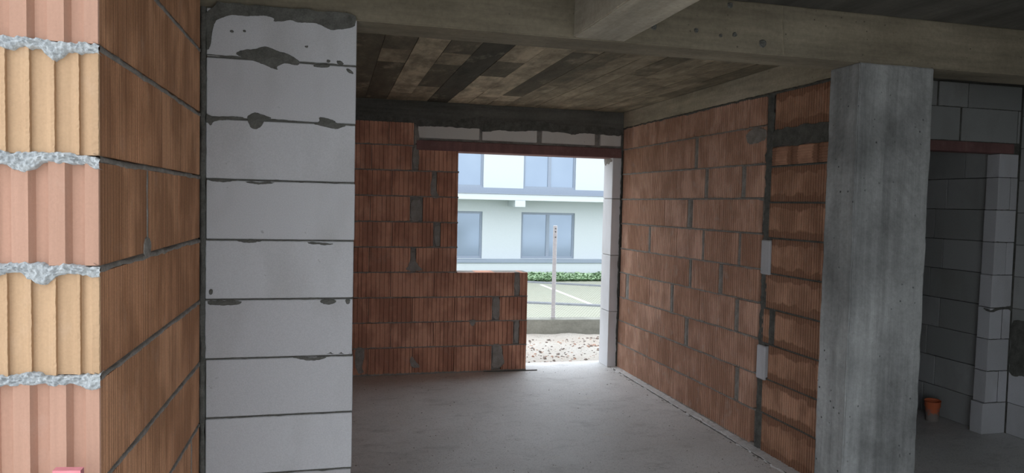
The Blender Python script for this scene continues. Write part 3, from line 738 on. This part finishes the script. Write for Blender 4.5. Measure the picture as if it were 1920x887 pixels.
# pink board end leaning at the foot of the left wall end
a = at(98, 884, 1, 1.70); b = at(154, 880, 1, 1.70)
M['pink'] = plain('pink_painted_board', (.60, .22, .24), .7, 0, .3)
pk = prism('board', [(a.x, 1.700), (b.x, 1.690), (b.x, 1.712), (a.x, 1.722)], -.03, (a.z + b.z) / 2 + .001, M['pink'])
pk.rotation_euler = (0, 0, 0)
tag(pk, 'pink board standing upright against the lit brick wall end', 'board')

# ------------------------------------------------------------------ outside: kerb, post, parking, hedge, white house
YK = 9.30
def kerb_pt(px, py): return at(px, py, 1, YK)
zk = at(1050, 600, 1, YK).z
ang = radians(-6)
kb = rough_box('kerb_wall', (-6, 6, -.11, .11, -.7, .7), M['kerb'], .3, .006, None, .01)
kb.location = (3.2, YK + .11, zk - .7); kb.rotation_euler = (0, 0, ang)
tag(kb, 'low grey concrete kerb wall outside the doorway', 'kerb')
zp = -1.25
t = NT('grass_pavers'); v = t.coord(rnd=False)
br = t.n('ShaderNodeTexBrick', {'Vector': t.n('ShaderNodeMapping', {'Vector': v, 'Rotation': (0, 0, radians(28)), 'Scale': (1, 1, 1)}).outputs[0], 'Scale': 3.2, 'Mortar Size': .045, 'Mortar Smooth': .3, 'Color1': (.47, .46, .38, 1), 'Color2': (.41, .41, .335, 1), 'Mortar': (.17, .18, .13, 1)}, offset=.5)
nn = t.noise(v, .6, 4); col_ = t.mix(t.ramp(nn, [(.4, 0.), (.65, .4)]), br.outputs['Color'], (.33, .35, .28))
t.bump(t.math('SUBTRACT', 1., br.outputs['Fac']), .6, .03)
M['paver'] = t.out(col_, .9)
lot = box('ground', (-40, 60, YK + 1.4, 70, zp - .2, zp), M['paver'])
tag(lot, 'pale paved parking ground between the kerb wall and the white house', 'ground', 'structure')
M['band'] = plain('grey_kerbstone', (.21, .22, .235), .85, 0, .2, 8)
M['paint'] = plain('white_paint', (.80, .80, .74), .8, 0, .1)
def band(name, p0, p1, wd_, hh, mat, label, cat, ext=0.):
    a, b = at(*p0, 2, zp), at(*p1, 2, zp); d = (b - a); d.z = 0; L = d.length; d.normalize()
    a = a - d * ext; b = b + d * ext; L = (b - a).length
    c = (a + b) / 2; me = boxes_mesh(name, [(-L / 2, L / 2, -wd_ / 2, wd_ / 2, -.02, hh)], .006)
    return tag(link(name, me, mat, None, (c.x, c.y, zp), (0, 0, math.atan2(d.y, d.x))), label, cat)
band('kerb_strip', (989, 529.5), (1125, 537), .22, .05, M['band'], 'grey kerb strip across the paving, the farther of two', 'kerb', .2)
band('kerb_strip', (989, 568.5), (1125, 574.5), .20, .05, M['band'], 'grey kerb strip across the paving, the nearer of two', 'kerb', .2)
band('bay_line', (1015, 534), (1112, 572), .12, .006, M['paint'], 'white painted bay line slanting across the paving', 'marking')
pst = at(1037, 594, 1, YK + .10); hp = at(1037.5, 423, 1, YK + .10).z
post = bpy.data.objects.new('steel_post', None); COL.objects.link(post); post.location = (pst.x, YK + .10, pst.z); post.rotation_euler = (0, 0, radians(-20))
tag(post, 'tall galvanised square post standing on the kerb wall', 'post')
hh = hp - pst.z
link('tube', boxes_mesh('tube', [(-.027, .027, -.027, .027, -.03, hh)], .003), M['steel'], post)
link('base_plate', boxes_mesh('base_plate', [(-.034, .034, -.034, .034, -.004, .005)], .002), M['steel'], post)
for z in (.04, .085, .16): disc('bolt_hole', (0.006, -.027, hh - z), (0, -1, 0), .008, M['mortar_d'], post).parent = post

YH = 29.0
def hp_(px, py, y=YH): return at(px, py, 1, y)
house = bpy.data.objects.new('white_house', None); COL.objects.link(house); house.location = (9, YH, zp)
tag(house, 'white rendered house with grey windows seen through the opening', 'building')
def hbox(name, b, mat, parent=house, bev=0.):
    o = box(name, b, mat, None, bev); o.parent = parent
    pl = parent.matrix_world.translation if parent is not house else Vector((9, YH, zp))
    o.location = Vector(o.location) - pl
    return o
z_top, z_slab1, z_slab0 = 6.0, hp_(1000, 366).z, hp_(1000, 377).z
zw1, zw0 = hp_(1030, 399).z, hp_(1030, 485).z
zu0 = hp_(1030, 355).z; zu1 = zu0 + 2.15
zbase = hp_(1000, 490).z
xs = lambda px, py: hp_(px, py).x
wins_lo = [(xs(843, 440), xs(904, 440)), (xs(977, 440), xs(1077, 440))]
wins_up = [(xs(843, 320), xs(907, 320)), (xs(982, 320), xs(1080, 320))]
sp_ = wins_lo[1][0] - wins_lo[0][1]; wd_ = wins_lo[1][1] - wins_lo[1][0]
wins_lo[0] = (wins_lo[0][1] - wd_, wins_lo[0][1]); wins_up[0] = (wins_up[0][1] - (wins_up[1][1] - wins_up[1][0]), wins_up[0][1])
wins_lo.append((wins_lo[1][1] + sp_, wins_lo[1][1] + sp_ + wd_)); wins_up.append((wins_up[1][1] + sp_ * .9, wins_up[1][1] + sp_ * .9 + wd_))
X0, X1 = wins_lo[0][0] - 6, wins_lo[2][1] + 5
def walls_with(wins, z0, z1, wz0, wz1):
    xs_ = [X0] + [q for w2 in wins for q in w2] + [X1]
    for i in range(0, len(xs_), 2): hbox('wall_panel', (xs_[i], xs_[i + 1], YH, YH + .4, z0, z1), M['white'])
    for a, b in wins:
        if wz1 < z1: hbox('wall_panel', (a, b, YH, YH + .4, wz1, z1), M['white'])
        if wz0 > z0: hbox('wall_panel', (a, b, YH, YH + .4, z0, wz0), M['white'])
walls_with(wins_lo, zbase, z_slab0, zw0, zw1)
walls_with(wins_up, z_slab1, z_top, zu0, zu1)
hbox('wall_panel', (X0, X1, YH + .4, YH + 8, zp, z_top), M['white'])
hbox('plinth', (X0, X1, YH - .02, YH + .4, zp, zbase), M['white'])
hbox('terrace_edge', (X0, X1, YH - .55, YH + .1, zbase - .03, zbase + .10), M['frame'], bev=.01)
hbox('terrace_wall', (X0, X1, YH - .50, YH, zp, zbase - .03), M['white'])
hbox('balcony_slab', (X0, X1, YH - 1.2, YH, z_slab0, z_slab1), M['white'], bev=.015)
hbox('balcony_flashing', (X0, X1, YH - 1.24, YH - .02, z_slab1, z_slab1 + .03), M['frame'])
a = at(965, 382, 1, YH - 1.1); b = at(984, 382, 1, YH - 1.1)
hbox('balcony_bracket', (a.x, b.x, YH - 1.2, YH, at(975, 388, 1, YH - 1.2).z, z_slab0), M['white'])
hbox('skirting_band', (X0, X1, YH - .05, YH, z_slab1 + .03, zu0), M['frame'])
hbox('roof', (X0 - .4, X1 + .4, YH - 1.0, YH + 8.4, z_top, z_top + .3), M['white'])
t = NT('window_glass'); t.b.inputs['Metallic'].default_value = .35; nz_ = t.noise(t.coord(), .8, 2)
M['glass'] = t.out(t.mix(nz_, (.22, .275, .345), (.27, .33, .40)), .12)
def hwindow(a, b, z0, z1):
    e = bpy.data.objects.new('window', None); COL.objects.link(e); e.parent = house
    cx = (a + b) / 2; e.location = (cx - 9, .12, z0 - zp)
    w2 = (b - a) / 2; h2 = z1 - z0
    fm = boxes_mesh('frame', [(-w2, -w2 + .09, -.05, .05, 0, h2), (w2 - .09, w2, -.05, .05, 0, h2), (-w2 + .09, w2 - .09, -.05, .05, 0, .1), (-w2 + .09, w2 - .09, -.05, .05, h2 - .09, h2), (-.07, .07, -.05, .05, .1, h2 - .09)])
    link('frame', fm, M['frame'], e)
    for s in (-1, 1):
        x0, x1 = sorted((s * .07, s * (w2 - .09)))
        link('pane', boxes_mesh('pane', [(x0, x1, -.012, .012, .1, h2 - .09)]), M['glass'], e)
for a, b in wins_lo: hwindow(a, b, zw0, zw1)
for a, b in wins_up: hwindow(a, b, zu0, zu1)
# thin cables hanging under the balcony slab
# hedge strip in front of the house
M['leaf'] = plain('green_leaves', (.31, .43, .26), .7, 0, .3, 3)
hl = at(1000, 514, 2, zp + .35); r = random.Random(8); v = []; f = []
hy0, hy1 = YH - 2.6, YH - .8
for _ in range(60000):
    x = r.uniform(-2, 26); y = r.uniform(hy0, hy1); tt = (y - hy0) / (hy1 - hy0)
    z = zp + r.random() * (.05 + .10 * min(1, tt * 2)) * (1 + .5 * noise.noise(Vector((x * 1.3, y, 0))))
    s = r.uniform(.05, .10); a = r.uniform(0, 6.28); b = len(v); dx, dy = cos(a) * s, sin(a) * s; up = r.uniform(.2, 1) * s
    v += [(x, y, z), (x + dx - dy * .5, y + dy + dx * .5, z + up * .6), (x + dx * 1.9, y + dy * 1.9, z + up), (x + dx + dy * .5, y + dy - dx * .5, z + up * .5)]
    f.append((b, b + 1, b + 2, b + 3))
hd = link('ground_cover', pydata('ground_cover', v, f), M['leaf']); tag(hd, 'strip of low green plants along the foot of the white house', 'plants', 'stuff')
# stones on the earth outside the door
M['stone'] = plain('rubble_stone', (.22, .18, .155), .95, 0, .6, 9)
M['stone2'] = plain('clay_rubble', (.50, .33, .25), .95, 0, .4, 9)
gz = lambda x, y: -.055 + .03 * noise.fractal(Vector((x * 1.7, y * 1.7, 0)), 1., 2., 4)
rubble('gravel', lambda r: (r.uniform(1.2, 4.6), r.uniform(7.45, 9.0)), 900, .006, .022, M['stone'], 'dark stones and clay bits strewn over the pale earth outside the doorway', 'stones', None, 5, gz)
gv = bpy.data.objects['gravel']; gv.data.materials.append(M['stone2'])
for pl in gv.data.polygons: pl.material_index = 1 if (pl.index // 5) % 3 == 0 else 0
